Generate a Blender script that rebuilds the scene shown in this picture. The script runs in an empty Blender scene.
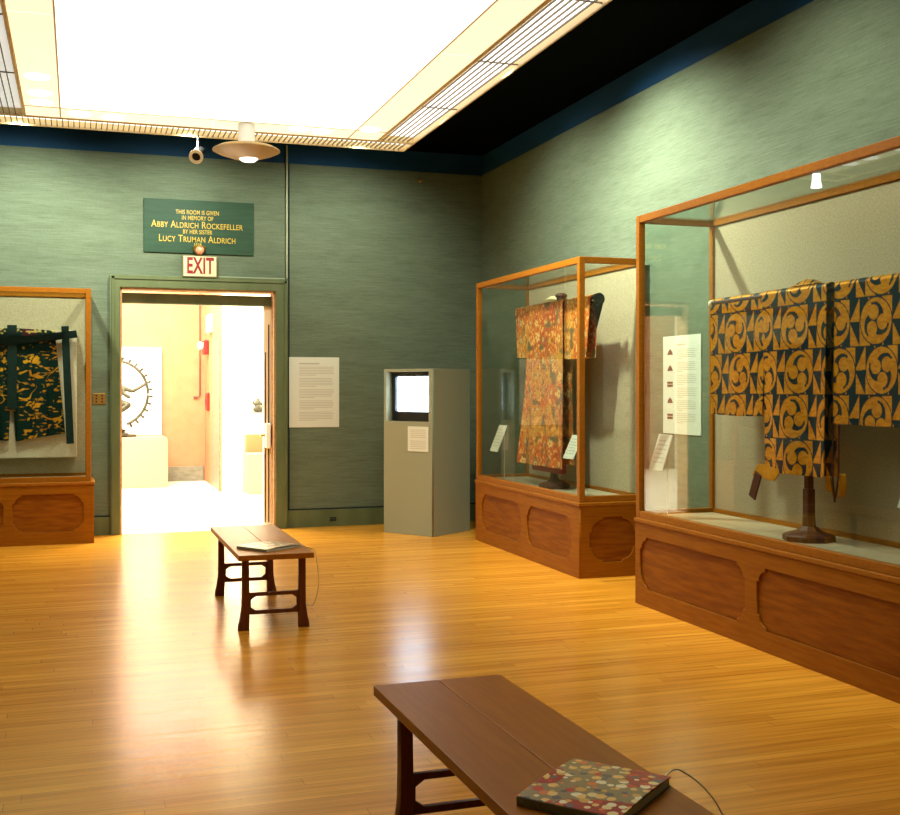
import bpy, bmesh, math, random
import numpy as np
from mathutils import Matrix, Vector
random.seed(4); rng = np.random.RandomState(7)
PI = math.pi
COL = bpy.context.scene.collection
scn = bpy.context.scene

# ------------------------------------------------------------------ materials
def lin(c):
    return tuple(((x/255)/12.92 if x/255 <= .04045 else ((x/255+.055)/1.055)**2.4) for x in c)
def new_mat(name):
    m = bpy.data.materials.new(name); m.use_nodes = True
    nt = m.node_tree; b = nt.nodes['Principled BSDF']
    return m, nt, b
def plain(name, c, rough=.6, metal=0., spec=.5, emit=None, es=0.):
    m, nt, b = new_mat(name)
    b.inputs['Base Color'].default_value = (*lin(c), 1)
    b.inputs['Roughness'].default_value = rough
    b.inputs['Metallic'].default_value = metal
    b.inputs['Specular IOR Level'].default_value = spec
    # slight surface irregularity
    if emit is None:
        tc = nt.nodes.new('ShaderNodeTexCoord'); n = nt.nodes.new('ShaderNodeTexNoise'); n.inputs['Scale'].default_value = 40
        bp = nt.nodes.new('ShaderNodeBump'); bp.inputs['Strength'].default_value = .05
        nt.links.new(tc.outputs['Object'], n.inputs['Vector']); nt.links.new(n.outputs['Fac'], bp.inputs['Height'])
        nt.links.new(bp.outputs['Normal'], b.inputs['Normal'])
    else:
        b.inputs['Emission Color'].default_value = (*emit, 1); b.inputs['Emission Strength'].default_value = es
    return m
def mixed(name, c1, c2, scale, rough=.7, detail=4, lo=.35, hi=.65, bump=.1, metal=0., spec=.3, coat=0.):
    """noise with a stretched coordinate between two colours"""
    m, nt, b = new_mat(name)
    tc = nt.nodes.new('ShaderNodeTexCoord'); mp = nt.nodes.new('ShaderNodeMapping'); mp.inputs['Scale'].default_value = scale
    n = nt.nodes.new('ShaderNodeTexNoise'); n.inputs['Scale'].default_value = 1; n.inputs['Detail'].default_value = detail
    r = nt.nodes.new('ShaderNodeValToRGB'); r.color_ramp.elements[0].position = lo; r.color_ramp.elements[1].position = hi
    r.color_ramp.elements[0].color = (*lin(c1), 1); r.color_ramp.elements[1].color = (*lin(c2), 1)
    bp = nt.nodes.new('ShaderNodeBump'); bp.inputs['Strength'].default_value = bump; bp.inputs['Distance'].default_value = .01
    L = nt.links.new
    L(tc.outputs['Object'], mp.inputs['Vector']); L(mp.outputs['Vector'], n.inputs['Vector']); L(n.outputs['Fac'], r.inputs['Fac'])
    L(r.outputs['Color'], b.inputs['Base Color']); L(n.outputs['Fac'], bp.inputs['Height']); L(bp.outputs['Normal'], b.inputs['Normal'])
    b.inputs['Roughness'].default_value = rough; b.inputs['Metallic'].default_value = metal
    b.inputs['Specular IOR Level'].default_value = spec; b.inputs['Coat Weight'].default_value = coat; b.inputs['Coat Roughness'].default_value = .2
    return m
def fabric_wall(name, base, dark, light, axis_scale):
    """horizontally slubbed woven wall covering"""
    m, nt, b = new_mat(name); L = nt.links.new
    tc = nt.nodes.new('ShaderNodeTexCoord')
    def noise(sc, det):
        mp = nt.nodes.new('ShaderNodeMapping'); mp.inputs['Scale'].default_value = sc
        n = nt.nodes.new('ShaderNodeTexNoise'); n.inputs['Scale'].default_value = 1; n.inputs['Detail'].default_value = det
        L(tc.outputs['Object'], mp.inputs['Vector']); L(mp.outputs['Vector'], n.inputs['Vector']); return n
    a = axis_scale
    n1 = noise((a[0]*5, a[1]*5, 95), 3); n2 = noise((a[0]*1.6, a[1]*1.6, 9), 4); n3 = noise((70, 70, 70), 2)
    r1 = nt.nodes.new('ShaderNodeValToRGB'); e = r1.color_ramp.elements
    e[0].position = .34; e[0].color = (*lin(dark), 1); e[1].position = .66; e[1].color = (*lin(light), 1)
    md = e.new(.5) if hasattr(e, 'new') else None
    if md: md.color = (*lin(base), 1)
    m1 = nt.nodes.new('ShaderNodeMath'); m1.operation = 'MULTIPLY_ADD'; m1.inputs[1].default_value = .5
    m2 = nt.nodes.new('ShaderNodeMath'); m2.operation = 'MULTIPLY_ADD'; m2.inputs[1].default_value = .3
    m3 = nt.nodes.new('ShaderNodeMath'); m3.operation = 'MULTIPLY'; m3.inputs[1].default_value = .2
    L(n3.outputs['Fac'], m3.inputs[0]); L(n2.outputs['Fac'], m2.inputs[0]); L(m3.outputs[0], m2.inputs[2])
    L(n1.outputs['Fac'], m1.inputs[0]); L(m2.outputs[0], m1.inputs[2]); L(m1.outputs[0], r1.inputs['Fac'])
    L(r1.outputs['Color'], b.inputs['Base Color'])
    b.inputs['Roughness'].default_value = .85; b.inputs['Specular IOR Level'].default_value = .2
    bp = nt.nodes.new('ShaderNodeBump'); bp.inputs['Strength'].default_value = .25; bp.inputs['Distance'].default_value = .004
    L(n1.outputs['Fac'], bp.inputs['Height']); L(bp.outputs['Normal'], b.inputs['Normal'])
    return m
def vcol_mat(name, rough=.6, metal=False, spec=.3):
    m, nt, b = new_mat(name); b.inputs['Specular IOR Level'].default_value = spec
    a = nt.nodes.new('ShaderNodeAttribute'); a.attribute_name = 'Col'
    nt.links.new(a.outputs['Color'], b.inputs['Base Color'])
    b.inputs['Roughness'].default_value = rough
    if metal:
        mm = nt.nodes.new('ShaderNodeMath'); mm.operation = 'MULTIPLY'; mm.inputs[1].default_value = .55
        nt.links.new(a.outputs['Alpha'], mm.inputs[0]); nt.links.new(mm.outputs[0], b.inputs['Metallic'])
    tc = nt.nodes.new('ShaderNodeTexCoord'); n = nt.nodes.new('ShaderNodeTexNoise'); n.inputs['Scale'].default_value = 60
    bp = nt.nodes.new('ShaderNodeBump'); bp.inputs['Strength'].default_value = .3; bp.inputs['Distance'].default_value = .004
    nt.links.new(tc.outputs['Object'], n.inputs['Vector']); nt.links.new(n.outputs['Fac'], bp.inputs['Height']); nt.links.new(bp.outputs['Normal'], b.inputs['Normal'])
    return m
def glass_mat():
    m = bpy.data.materials.new('case_glass'); m.use_nodes = True; nt = m.node_tree; nt.nodes.clear(); L = nt.links.new
    o = nt.nodes.new('ShaderNodeOutputMaterial'); t = nt.nodes.new('ShaderNodeBsdfTransparent'); g = nt.nodes.new('ShaderNodeBsdfGlossy')
    t.inputs['Color'].default_value = (.93, .965, .94, 1); g.inputs['Roughness'].default_value = .0
    f = nt.nodes.new('ShaderNodeFresnel')
    ge = nt.nodes.new('ShaderNodeNewGeometry'); mr_ = nt.nodes.new('ShaderNodeMapRange'); mr_.inputs['To Min'].default_value = 1.42; mr_.inputs['To Max'].default_value = 1/1.42
    L(ge.outputs['Backfacing'], mr_.inputs['Value']); L(mr_.outputs['Result'], f.inputs['IOR'])
    mx = nt.nodes.new('ShaderNodeMixShader')
    L(f.outputs[0], mx.inputs[0]); L(t.outputs[0], mx.inputs[1]); L(g.outputs[0], mx.inputs[2]); L(mx.outputs[0], o.inputs['Surface'])
    return m
def floor_mat():
    m, nt, b = new_mat('oak_strip_floor'); L = nt.links.new
    tc = nt.nodes.new('ShaderNodeTexCoord')
    br = nt.nodes.new('ShaderNodeTexBrick'); br.offset = .37; br.offset_frequency = 2
    br.inputs['Scale'].default_value = 1; br.inputs['Brick Width'].default_value = 1.6; br.inputs['Row Height'].default_value = .075
    br.inputs['Mortar Size'].default_value = .0012; br.inputs['Mortar Smooth'].default_value = .2; br.inputs['Bias'].default_value = 0
    br.inputs['Color1'].default_value = (*lin((244, 174, 54)), 1); br.inputs['Color2'].default_value = (*lin((224, 150, 40)), 1)
    br.inputs['Mortar'].default_value = (*lin((165, 95, 25)), 1)
    sp = nt.nodes.new('ShaderNodeSeparateXYZ'); cb = nt.nodes.new('ShaderNodeCombineXYZ'); L(tc.outputs['Object'], sp.inputs[0])
    dv = nt.nodes.new('ShaderNodeMath'); dv.operation = 'DIVIDE'; dv.inputs[1].default_value = .075; L(sp.outputs['Y'], dv.inputs[0])
    fl = nt.nodes.new('ShaderNodeMath'); fl.operation = 'FLOOR'; L(dv.outputs[0], fl.inputs[0])
    wn = nt.nodes.new('ShaderNodeTexWhiteNoise'); wn.noise_dimensions = '1D'; L(fl.outputs[0], wn.inputs['W'])
    ma = nt.nodes.new('ShaderNodeMath'); ma.operation = 'MULTIPLY_ADD'; ma.inputs[1].default_value = 3.2; L(wn.outputs['Value'], ma.inputs[0]); L(sp.outputs['X'], ma.inputs[2])
    L(ma.outputs[0], cb.inputs['X']); L(sp.outputs['Y'], cb.inputs['Y']); L(cb.outputs[0], br.inputs['Vector'])
    mp = nt.nodes.new('ShaderNodeMapping'); mp.inputs['Scale'].default_value = (1.3, 26, 1)
    n = nt.nodes.new('ShaderNodeTexNoise'); n.inputs['Scale'].default_value = 1; n.inputs['Detail'].default_value = 5
    L(tc.outputs['Object'], mp.inputs['Vector']); L(mp.outputs['Vector'], n.inputs['Vector'])
    r = nt.nodes.new('ShaderNodeValToRGB'); r.color_ramp.elements[0].position = .3; r.color_ramp.elements[1].position = .7
    r.color_ramp.elements[0].color = (.74, .68, .55, 1); r.color_ramp.elements[1].color = (1.06, 1.06, 1.06, 1)
    L(n.outputs['Fac'], r.inputs['Fac'])
    mx = nt.nodes.new('ShaderNodeMix'); mx.data_type = 'RGBA'; mx.blend_type = 'MULTIPLY'; mx.inputs['Factor'].default_value = 1
    L(br.outputs['Color'], mx.inputs['A']); L(r.outputs['Color'], mx.inputs['B']); L(mx.outputs['Result'], b.inputs['Base Color'])
    rr = nt.nodes.new('ShaderNodeMapRange'); rr.inputs['To Min'].default_value = FL_R0; rr.inputs['To Max'].default_value = FL_R1
    L(n.outputs['Fac'], rr.inputs['Value']); L(rr.outputs['Result'], b.inputs['Roughness'])
    b.inputs['Specular IOR Level'].default_value = 1.0
    bp = nt.nodes.new('ShaderNodeBump'); bp.inputs['Strength'].default_value = .12; bp.inputs['Distance'].default_value = .003
    L(n.outputs['Fac'], bp.inputs['Height']); L(bp.outputs['Normal'], b.inputs['Normal'])
    return m
FL_R0, FL_R1 = .17, .30
M = {}
M['floor'] = floor_mat()
M['wall_x'] = fabric_wall('green_wall_cloth_back', (100, 113, 90), (88, 100, 78), (111, 124, 101), (1, 1))
M['blue'] = mixed('blue_cove_paint', (4, 56, 90), (6, 64, 100), (2, 2, 8), .7)
M['black'] = plain('black_ceiling_paint', (3, 5, 4), .95, spec=.02)
M['paint'] = mixed('olive_green_paint', (86, 98, 62), (100, 110, 72), (6, 6, 2), .45, bump=.05)
M['gap'] = plain('dark_gap', (18, 30, 24), .9)
M['strip'] = plain('pale_green_strip', (158, 164, 132), .5)
M['wood'] = mixed('case_wood', (142, 84, 10), (154, 94, 14), (30, 30, 90), .5, bump=.08, spec=.15)
M['wood_h'] = mixed('case_plinth_wood', (134, 76, 3), (148, 88, 6), (5, 5, 60), .5, bump=.08, spec=.12)
M['wood_pan'] = mixed('recessed_panel_wood', (118, 60, 3), (140, 80, 6), (5, 4, 40), .5, bump=.08, spec=.12)
M['bench'] = mixed('bench_wood', (152, 86, 3), (164, 97, 5), (40, 3, 40), .36, bump=.04, spec=.22)
M['bench_leg'] = mixed('bench_leg_wood', (92, 42, 4), (112, 56, 8), (40, 40, 5), .45, bump=.08)
M['linen'] = mixed('linen_lining', (164, 150, 118), (184, 170, 138), (90, 90, 90), .9, bump=.15)
M['linen_w'] = mixed('pale_mount_cloth', (196, 180, 150), (212, 196, 166), (80, 80, 80), .9, bump=.15)
M['ped'] = mixed('pedestal_cloth', (140, 142, 112), (158, 160, 130), (110, 110, 110), .9, bump=.15)
M['glass'] = glass_mat()
M['k1'] = vcol_mat('orange_silk', .65); M['k2'] = vcol_mat('blue_gold_brocade', .42, True, .15); M['k3'] = vcol_mat('green_gold_brocade', .5, True, .15)
M['cover'] = vcol_mat('printed_cover', .3)
M['green_silk'] = mixed('dark_green_silk', (2, 28, 22), (3, 38, 30), (30, 30, 30), .6)
M['paper'] = plain('white_paper', (218, 222, 202), .7)
M['paper_ink'] = plain('grey_ink', (186, 182, 164), .8)
M['photo_ink'] = plain('dark_photo_print', (96, 54, 46), .6)
M['gold_ink'] = plain('gold_lettering', (196, 164, 40), .5)
M['plaque'] = mixed('dark_green_plaque', (32, 62, 40), (38, 72, 46), (3, 3, 40), .6)
M['exit'] = plain('exit_face', (206, 206, 158), .5)
M['exit_box'] = plain('exit_housing', (120, 110, 70), .5)
M['red'] = plain('exit_red_letters', (140, 2, 12), .5)
M['brass'] = plain('brass', (190, 150, 70), .35, .8)
M['slot'] = plain('dark_slot', (40, 32, 20), .8)
M['lamp_glow'] = plain('warm_lamp', (226, 150, 110), .4, emit=(1, .5, .3), es=.12)
M['tan'] = mixed('tan_dish_enamel', (150, 122, 66), (164, 134, 76), (5, 5, 5), .45)
M['white'] = plain('white_enamel', (240, 240, 232), .4)
M['white_glow'] = plain('lit_white_glass', (250, 250, 245), .3, emit=(1, .98, .92), es=1.2)
M['black_metal'] = plain('black_metal', (16, 16, 16), .35, .3)
M['tvbody'] = plain('black_plastic', (12, 12, 14), .35)
M['screen'] = plain('lit_screen', (30, 30, 40), .2, emit=(.62, .8, 1.0), es=6.)
M['alu'] = plain('louvre_metal', (150, 146, 132), .4, .6)
M['cream_metal'] = plain('cream_ceiling_trim', (214, 190, 134), .45)
M['dark_wood'] = mixed('dark_stand_wood', (62, 32, 18), (88, 48, 26), (30, 30, 4), .5, bump=.1)
M['knob'] = plain('pale_rod_end', (222, 206, 170), .5)
M['lining'] = plain('dark_brown_lining', (70, 28, 18), .6)
M['redlining'] = plain('red_lining', (140, 30, 24), .7)
M['wire'] = plain('steel_wire', (190, 182, 150), .35, .8)
M['peach'] = mixed('peach_wall_paint', (172, 124, 88), (180, 131, 94), (6, 6, 6), .85)
M['gal_white'] = plain('gallery_white', (240, 230, 206), .85)
M['gal_plinth'] = plain('gallery_plinth_paint', (180, 140, 106), .8)
M['gal_floor'] = mixed('pale_stone_floor', (222, 212, 192), (236, 228, 210), (2, 2, 2), .35)
M['marble'] = mixed('grey_marble_skirting', (112, 110, 92), (134, 130, 110), (8, 8, 20), .4)
M['bronze'] = mixed('dark_bronze', (58, 56, 44), (84, 80, 62), (30, 30, 30), .45, metal=.5)
M['alarm'] = plain('alarm_red', (196, 24, 24), .4)
M['jamb'] = mixed('lit_jamb_wood', (196, 150, 104), (216, 172, 124), (4, 4, 30), .4)
M['cream_door'] = plain('cream_door_paint', (244, 232, 200), .5)
M['peach_dark'] = plain('deep_peach_paint', (176, 104, 62), .8)
M['slat'] = plain('slat_grey', (116, 110, 92), .5, .3)
def glow(name, c, s):
    return plain(name, (250, 245, 230), .6, emit=c, es=s)
M['pan_c'] = glow('luminous_panel_centre', (.97, .97, .86), 1.06)
M['pan_e'] = glow('luminous_panel_border', (1.0, .91, .66), .50)
M['lamp'] = glow('lamp_behind_diffuser', (1.0, .98, .94), 2.4)
M['gril'] = glow('lit_grille_tube', (1.0, .98, .92), 1.3)
M['gril_dim'] = glow('dim_grille_glow', (.5, .62, .66), .5)  # dull bluish light on the left grille backing, put in as faint emission

# ------------------------------------------------------------------ mesh helpers
class MB:
    def __init__(s): s.b = bmesh.new()
    def _add(s, me, mat=None):
        if mat is not None: me.transform(mat)
        s.b.from_mesh(me); bpy.data.meshes.remove(me); return s
    def box(s, x0, x1, y0, y1, z0, z1, bev=0., mat=None):
        t = bmesh.new(); bmesh.ops.create_cube(t, size=1)
        bmesh.ops.scale(t, vec=(x1-x0, y1-y0, z1-z0), verts=t.verts)
        bmesh.ops.translate(t, vec=((x0+x1)/2, (y0+y1)/2, (z0+z1)/2), verts=t.verts)
        if bev: bmesh.ops.bevel(t, geom=t.edges[:], offset=bev, segments=2, affect='EDGES', profile=.5)
        me = bpy.data.meshes.new('t'); t.to_mesh(me); t.free(); return s._add(me, mat)
    def cyl(s, p0, p1, r0, r1=None, n=20):
        r1 = r0 if r1 is None else r1
        p0, p1 = Vector(p0), Vector(p1); d = p1-p0
        t = bmesh.new(); bmesh.ops.create_cone(t, cap_ends=True, segments=n, radius1=r0, radius2=r1, depth=d.length)
        me = bpy.data.meshes.new('t'); t.to_mesh(me); t.free()
        return s._add(me, Matrix.Translation((p0+p1)/2) @ d.to_track_quat('Z', 'Y').to_matrix().to_4x4())
    def lathe(s, prof, c, n=32, axis='Z', mat=None):
        """prof: list of (radius, height)"""
        t = bmesh.new(); rings = []
        for r, h in prof:
            rings.append([t.verts.new((r*math.cos(2*PI*i/n), r*math.sin(2*PI*i/n), h)) for i in range(n)])
        for a, b in zip(rings, rings[1:]):
            for i in range(n): t.faces.new((a[i], a[(i+1) % n], b[(i+1) % n], b[i]))
        if prof[0][0] > 1e-4: t.faces.new(rings[0][::-1])
        if prof[-1][0] > 1e-4: t.faces.new(rings[-1])
        bmesh.ops.remove_doubles(t, verts=t.verts, dist=1e-5); bmesh.ops.recalc_face_normals(t, faces=t.faces)
        me = bpy.data.meshes.new('t'); t.to_mesh(me); t.free()
        m = Matrix.Translation(c)
        if mat is not None: m = m @ mat
        return s._add(me, m)
    def ball(s, c, r, sc=(1, 1, 1), n=14):
        t = bmesh.new(); bmesh.ops.create_uvsphere(t, u_segments=n, v_segments=max(8, n//2+2), radius=r)
        me = bpy.data.meshes.new('t'); t.to_mesh(me); t.free()
        return s._add(me, Matrix.Translation(c) @ Matrix.Diagonal((*sc, 1)))
    def shape(s, loops, thick, mat, bev=0.):
        """filled 2D outlines (first outer, others holes), extruded by thick about its plane, placed by mat"""
        cu = bpy.data.curves.new('c', 'CURVE'); cu.dimensions = '2D'; cu.fill_mode = 'BOTH'; cu.extrude = thick/2-bev
        cu.bevel_depth = bev; cu.bevel_resolution = 1
        if bev: cu.offset = -bev
        for lp in loops:
            sp = cu.splines.new('POLY'); sp.points.add(len(lp)-1); sp.use_cyclic_u = True
            for q, p in zip(sp.points, lp): q.co = (p[0], p[1], 0, 1)
        o = bpy.data.objects.new('c', cu); COL.objects.link(o)
        bpy.context.view_layer.update()
        me = bpy.data.meshes.new_from_object(o.evaluated_get(bpy.context.evaluated_depsgraph_get()))
        bpy.data.objects.remove(o); bpy.data.curves.remove(cu)
        me.materials.clear()
        return s._add(me, mat)
    def text(s, body, size, mat, sx=1., bold=0., extrude=.002, smallcaps=False, align='CENTER'):
        cu = bpy.data.curves.new('t', 'FONT'); cu.body = body; cu.size = size; cu.align_x = align; cu.align_y = 'CENTER'
        cu.extrude = extrude; cu.offset = bold; cu.space_character = 1.05
        if smallcaps:
            cu.small_caps_scale = .78
            for i, ch in enumerate(body):
                if ch.islower(): cu.body_format[i].use_small_caps = True
        o = bpy.data.objects.new('t', cu); COL.objects.link(o); bpy.context.view_layer.update()
        me = bpy.data.meshes.new_from_object(o.evaluated_get(bpy.context.evaluated_depsgraph_get()))
        bpy.data.objects.remove(o); bpy.data.curves.remove(cu); me.materials.clear()
        return s._add(me, mat @ Matrix.Diagonal((sx, 1, 1, 1)))
    def tube(s, pts, r, n=8, cyclic=False, radii=None):
        pts = [Vector(p) for p in pts]; t = bmesh.new(); rings = []
        N = len(pts)
        for i, p in enumerate(pts):
            a = pts[(i-1) % N] if (i or cyclic) else p; b = pts[(i+1) % N] if (i < N-1 or cyclic) else p
            q = (b-a).normalized().to_track_quat('Z', 'Y'); rr = radii[i] if radii else r
            rings.append([t.verts.new(p + q @ Vector((rr*math.cos(2*PI*k/n), rr*math.sin(2*PI*k/n), 0))) for k in range(n)])
        for a, b in (list(zip(rings, rings[1:])) + ([(rings[-1], rings[0])] if cyclic else [])):
            for k in range(n): t.faces.new((a[k], a[(k+1) % n], b[(k+1) % n], b[k]))
        if not cyclic: t.faces.new(rings[0][::-1]); t.faces.new(rings[-1])
        me = bpy.data.meshes.new('t'); t.to_mesh(me); t.free(); return s._add(me)
    def build(s, name, mat, parent=None, smooth=False):
        me = bpy.data.meshes.new(name); s.b.to_mesh(me); s.b.free(); me.materials.append(mat)
        if smooth:
            for p in me.polygons: p.use_smooth = True
            me.set_sharp_from_angle(angle=math.radians(40))
        o = bpy.data.objects.new(name, me); COL.objects.link(o)
        if parent: o.parent = parent
        return o
def tag(o, label, cat, group=None, kind=None):
    o['label'] = label; o['category'] = cat
    if group: o['group'] = group
    if kind: o['kind'] = kind
    return o
def thing(name, label, cat, group=None):
    o = bpy.data.objects.new(name, None); o.empty_display_size = .1; COL.objects.link(o); return tag(o, label, cat, group)
def struct(o): o['kind'] = 'structure'; return o
def settle(root, loc):
    """put the root at the thing's base and keep its parts where they are"""
    T = Matrix.Translation(-Vector(loc))
    def rec(o):
        for c in o.children:
            if c.type == 'MESH': c.data.transform(T)
            rec(c)
    rec(root)
    if root.type == 'MESH': root.data.transform(T)
    root.location = loc
    return root
def copy_tree(o, parent=None):
    c = o.copy(); COL.objects.link(c); c.parent = parent
    for ch in o.children: copy_tree(ch, c)
    return c
def plane_mat(o, u, v):
    """matrix taking local x->u, y->v, z->u x v at o"""
    u, v = Vector(u), Vector(v); w = u.cross(v)
    return Matrix(((u.x, v.x, w.x, o[0]), (u.y, v.y, w.y, o[1]), (u.z, v.z, w.z, o[2]), (0, 0, 0, 1)))
def rect(x0, x1, y0, y1): return [(x0, y0), (x1, y0), (x1, y1), (x0, y1)]
def cusp(x0, x1, y0, y1, r, st):
    """rectangle whose corners are stepped arcs, as on the carved panels"""
    out = []
    def corner(cx, cy, sx, sy, flip):
        p = [(0, r)] + [(st, r)]
        for k in range(1, 7):
            a = PI/2*k/7; R = r-st
            p.append((st+R*(1-math.cos(a)), st+R*(1-math.sin(a))))
        p += [(r, st), (r, 0)]
        p = [(cx+sx*a, cy+sy*b) for a, b in p]
        return p[::-1] if flip else p
    out += corner(x0, y0, 1, 1, False) + corner(x1, y0, -1, 1, True) + corner(x1, y1, -1, -1, False) + corner(x0, y1, 1, -1, True)
    return out

# ------------------------------------------------------------------ the room
WB, WR, WL, WF = 12.05, 4.39, -2.08, -1.6
ZW, ZC, ZL = 3.94, 4.17, 3.89
DX0, DX1, DZ = .417, 2.02, 2.55
struct(MB().box(WL-.2, WR+.2, WF-.2, WB+.02, -.1, 0).build('floor', M['floor']))
b = MB().box(WL-.2, DX0, WB, WB+.22, 0, ZW).box(DX1, WR+.2, WB, WB+.22, 0, ZW).box(DX0, DX1, WB, WB+.22, DZ, ZW)
struct(b.build('wall_back', M['wall_x']))
struct(MB().box(WR, WR+.2, WF-.2, WB, 0, ZW).build('wall_right', M['wall_x']))
struct(MB().box(WL-.2, WL, WF-.2, WB, 0, ZW).build('wall_left', M['wall_x']))
struct(MB().box(WL, WR, WF-.2, WF, 0, ZC).build('wall_front', M['wall_x']))
# blue painted frieze above the cloth
struct(MB().box(WL-.2, WR+.2, WB+.015, WB+.22, ZW, ZC+.05).build('trim_1', M['blue']))
struct(MB().box(WR+.015, WR+.2, WF, WB+.015, ZW, ZC+.05).build('trim_2', M['blue']))
struct(MB().box(WL-.2, WL-.015, WF, WB+.015, ZW, ZC+.05).build('trim_3', M['blue']))
struct(MB().box(WL-.2, WR+.2, WF-.2, WB+.22, ZC, ZC+.12).build('ceiling', M['black']))
# skirting with its dark joint
for n, (a, c) in enumerate([(WL, .318), (2.151, WR)]):
    struct(MB().box(a, c, WB-.03, WB, 0, .185, .004).build('baseboard_back', M['paint']))
    struct(MB().box(a, c, WB-.012, WB, .185, .2).build('trim_%d' % (4+n), M['gap']))
struct(MB().box(WR-.03, WR, WF, WB-.03, 0, .185, .004).build('baseboard_right', M['paint']))
struct(MB().box(2.163, 2.178, WB-.006, WB, .2, 3.94).build('trim_6', M['gap']))
struct(MB().box(2.136, 2.154, WB-.03, WB, 2.69, 4.13, .004).build('trim_7', M['strip']))
struct(MB().box(1.42, 2.128, WB-.012, WB, 2.686, 2.696).build('trim_8', M['strip']))
# door casing, jambs, header
b = MB()
b.shape([[(.318, 0), (DX0, 0), (DX0, DZ), (DX1, DZ), (DX1, 0), (2.151, 0), (2.151, 2.68), (.318, 2.68)]], .06,
        plane_mat((0, WB-.03, 0), (1, 0, 0), (0, 0, 1)), .006)
b.box(.335, .36, WB-.072, WB-.055, 0, 2.66).box(2.11, 2.135, WB-.072, WB-.055, 0, 2.66).box(.335, 2.135, WB-.072, WB-.055, 2.635, 2.66)
struct(b.build('trim_9', M['paint']))
b = MB().box(DX0, DX0+.02, WB-.02, WB+.22, 0, DZ).box(DX0, DX1, WB-.02, WB+.22, DZ-.02, DZ)
b.box(DX1-.02, DX1, WB-.02, WB+.22, 0, DZ)
struct(b.build('trim_10', M['jamb']))
b = MB().box(DX1-.086, DX1-.074, WB+.136, WB+.141, .05, 1.9).box(DX1-.052, DX1-.038, WB+.136, WB+.141, .05, 2.2).box(DX1-.024, DX1-.019, WB+.03, WB+.06, .05, DZ-.1)
struct(b.build('trim_11', M['slot']))
struct(MB().box(DX0+.02, DX1-.02, WB+.1, WB+.17, DZ-.155, DZ-.045).build('trim_13', M['paint']))
# door leaf standing open at right, seen by its edge
d = struct(MB().box(DX1-.10, DX1-.02, WB+.14, WB+.2, .01, DZ-.05, .003).build('door_1', M['cream_door']))
MB().box(DX1-.09, DX1-.036, WB+.04, WB+.13, .86, 1.13, .012).build('lock_plate', M['white'], d)
MB().cyl((DX1-.09, WB+.1, 1.0), (DX1-.14, WB+.1, 1.0), .014).cyl((DX1-.135, WB+.03, 1.0), (DX1-.135, WB+.13, 1.0), .012).build('door_handle', M['brass'], d, True)

# luminous suspended ceiling
CX0, CX1, CY0, CY1 = -.43, 2.735, 2.6, 10.44
BW = .29
lc = thing('luminous_ceiling', 'glowing white suspended ceiling of flat diffuser panels between metal grilles', 'ceiling panel')
xs = [CX0+BW, CX0+BW+(CX1-CX0-2*BW)/2, CX1-BW]
ys = list(np.linspace(CY0+BW, CY1-.36, 5))
for i in range(2):
    for j in range(4):
        MB().box(xs[i], xs[i+1], ys[j], ys[j+1], ZL, ZL+.03).build('diffuser_panel', M['pan_c'], lc)
yb = [CY0, 4.9, 7.59, CY1-.36]
for j in range(3):
    for x0, x1 in ((CX0, CX0+BW), (CX1-BW, CX1)):
        MB().box(x0+.005, x1-.005, yb[j]+.005, yb[j+1]-.005, ZL, ZL+.03).build('border_panel', M['pan_e'], lc)
for i, (x0, x1) in enumerate([(CX0, CX0+BW), (xs[0], xs[1]), (xs[1], xs[2]), (CX1-BW, CX1)]):
    MB().box(x0+.005, x1-.005, CY1-.355, CY1-.005, ZL, ZL+.03).build('border_panel', M['pan_e'], lc)
b = MB()
for x in (CX0, CX0+BW, CX1-BW, CX1): b.box(x-.006, x+.006, CY0, CY1, ZL-.004, ZL+.045)
for y in (CY0, CY1-.36, CY1): b.box(CX0, CX1, y-.006, y+.006, ZL-.004, ZL+.045)
b.build('panel_joint', M['cream_metal'], lc)
MB().box(CX0-.37, CX1+.37, CY0-.4, CY1+.36, ZL+.09, ZL+.12).build('back_tray', M['black'], lc)
for x in (0.0, 2.3):
    for y in (3.2, 6.2, 9.2): MB().cyl((x, y, ZL+.1), (x, y, ZC+.01), .012).build('hanger_rod', M['black_metal'], lc)
settle(lc, (1.15, 6.5, ZL))
# lamps glowing through the border
spots = [(-.29, 9.12, 'round lamp glow in the left ceiling border, nearest the camera of three'), (-.29, 9.62, 'round lamp glow in the left ceiling border, middle of three close together'),
         (-.285, 9.93, 'round lamp glow at the far left corner of the luminous ceiling'), (.02, 10.24, 'round lamp glow in the far ceiling border, leftmost of that row'), (.30, 10.27, 'round lamp glow in the far ceiling border, second from left'),
         (1.93, 10.2, 'round lamp glow in the far ceiling border, left of the right pair'), (2.15, 10.22, 'round lamp glow in the far ceiling border, right of the right pair'),
         (2.56, 10.02, 'round lamp glow at the far right corner beside the grille')]
for x, y, l in spots:
    tag(settle(MB().lathe([(.085, -.008), (.09, 0), (.0, .0)], (x, y, ZL)).build('recessed_lamp', M['lamp'], None, True), (x, y, ZL)), l, 'lamp', 'lamps glowing along the ceiling border')
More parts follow.
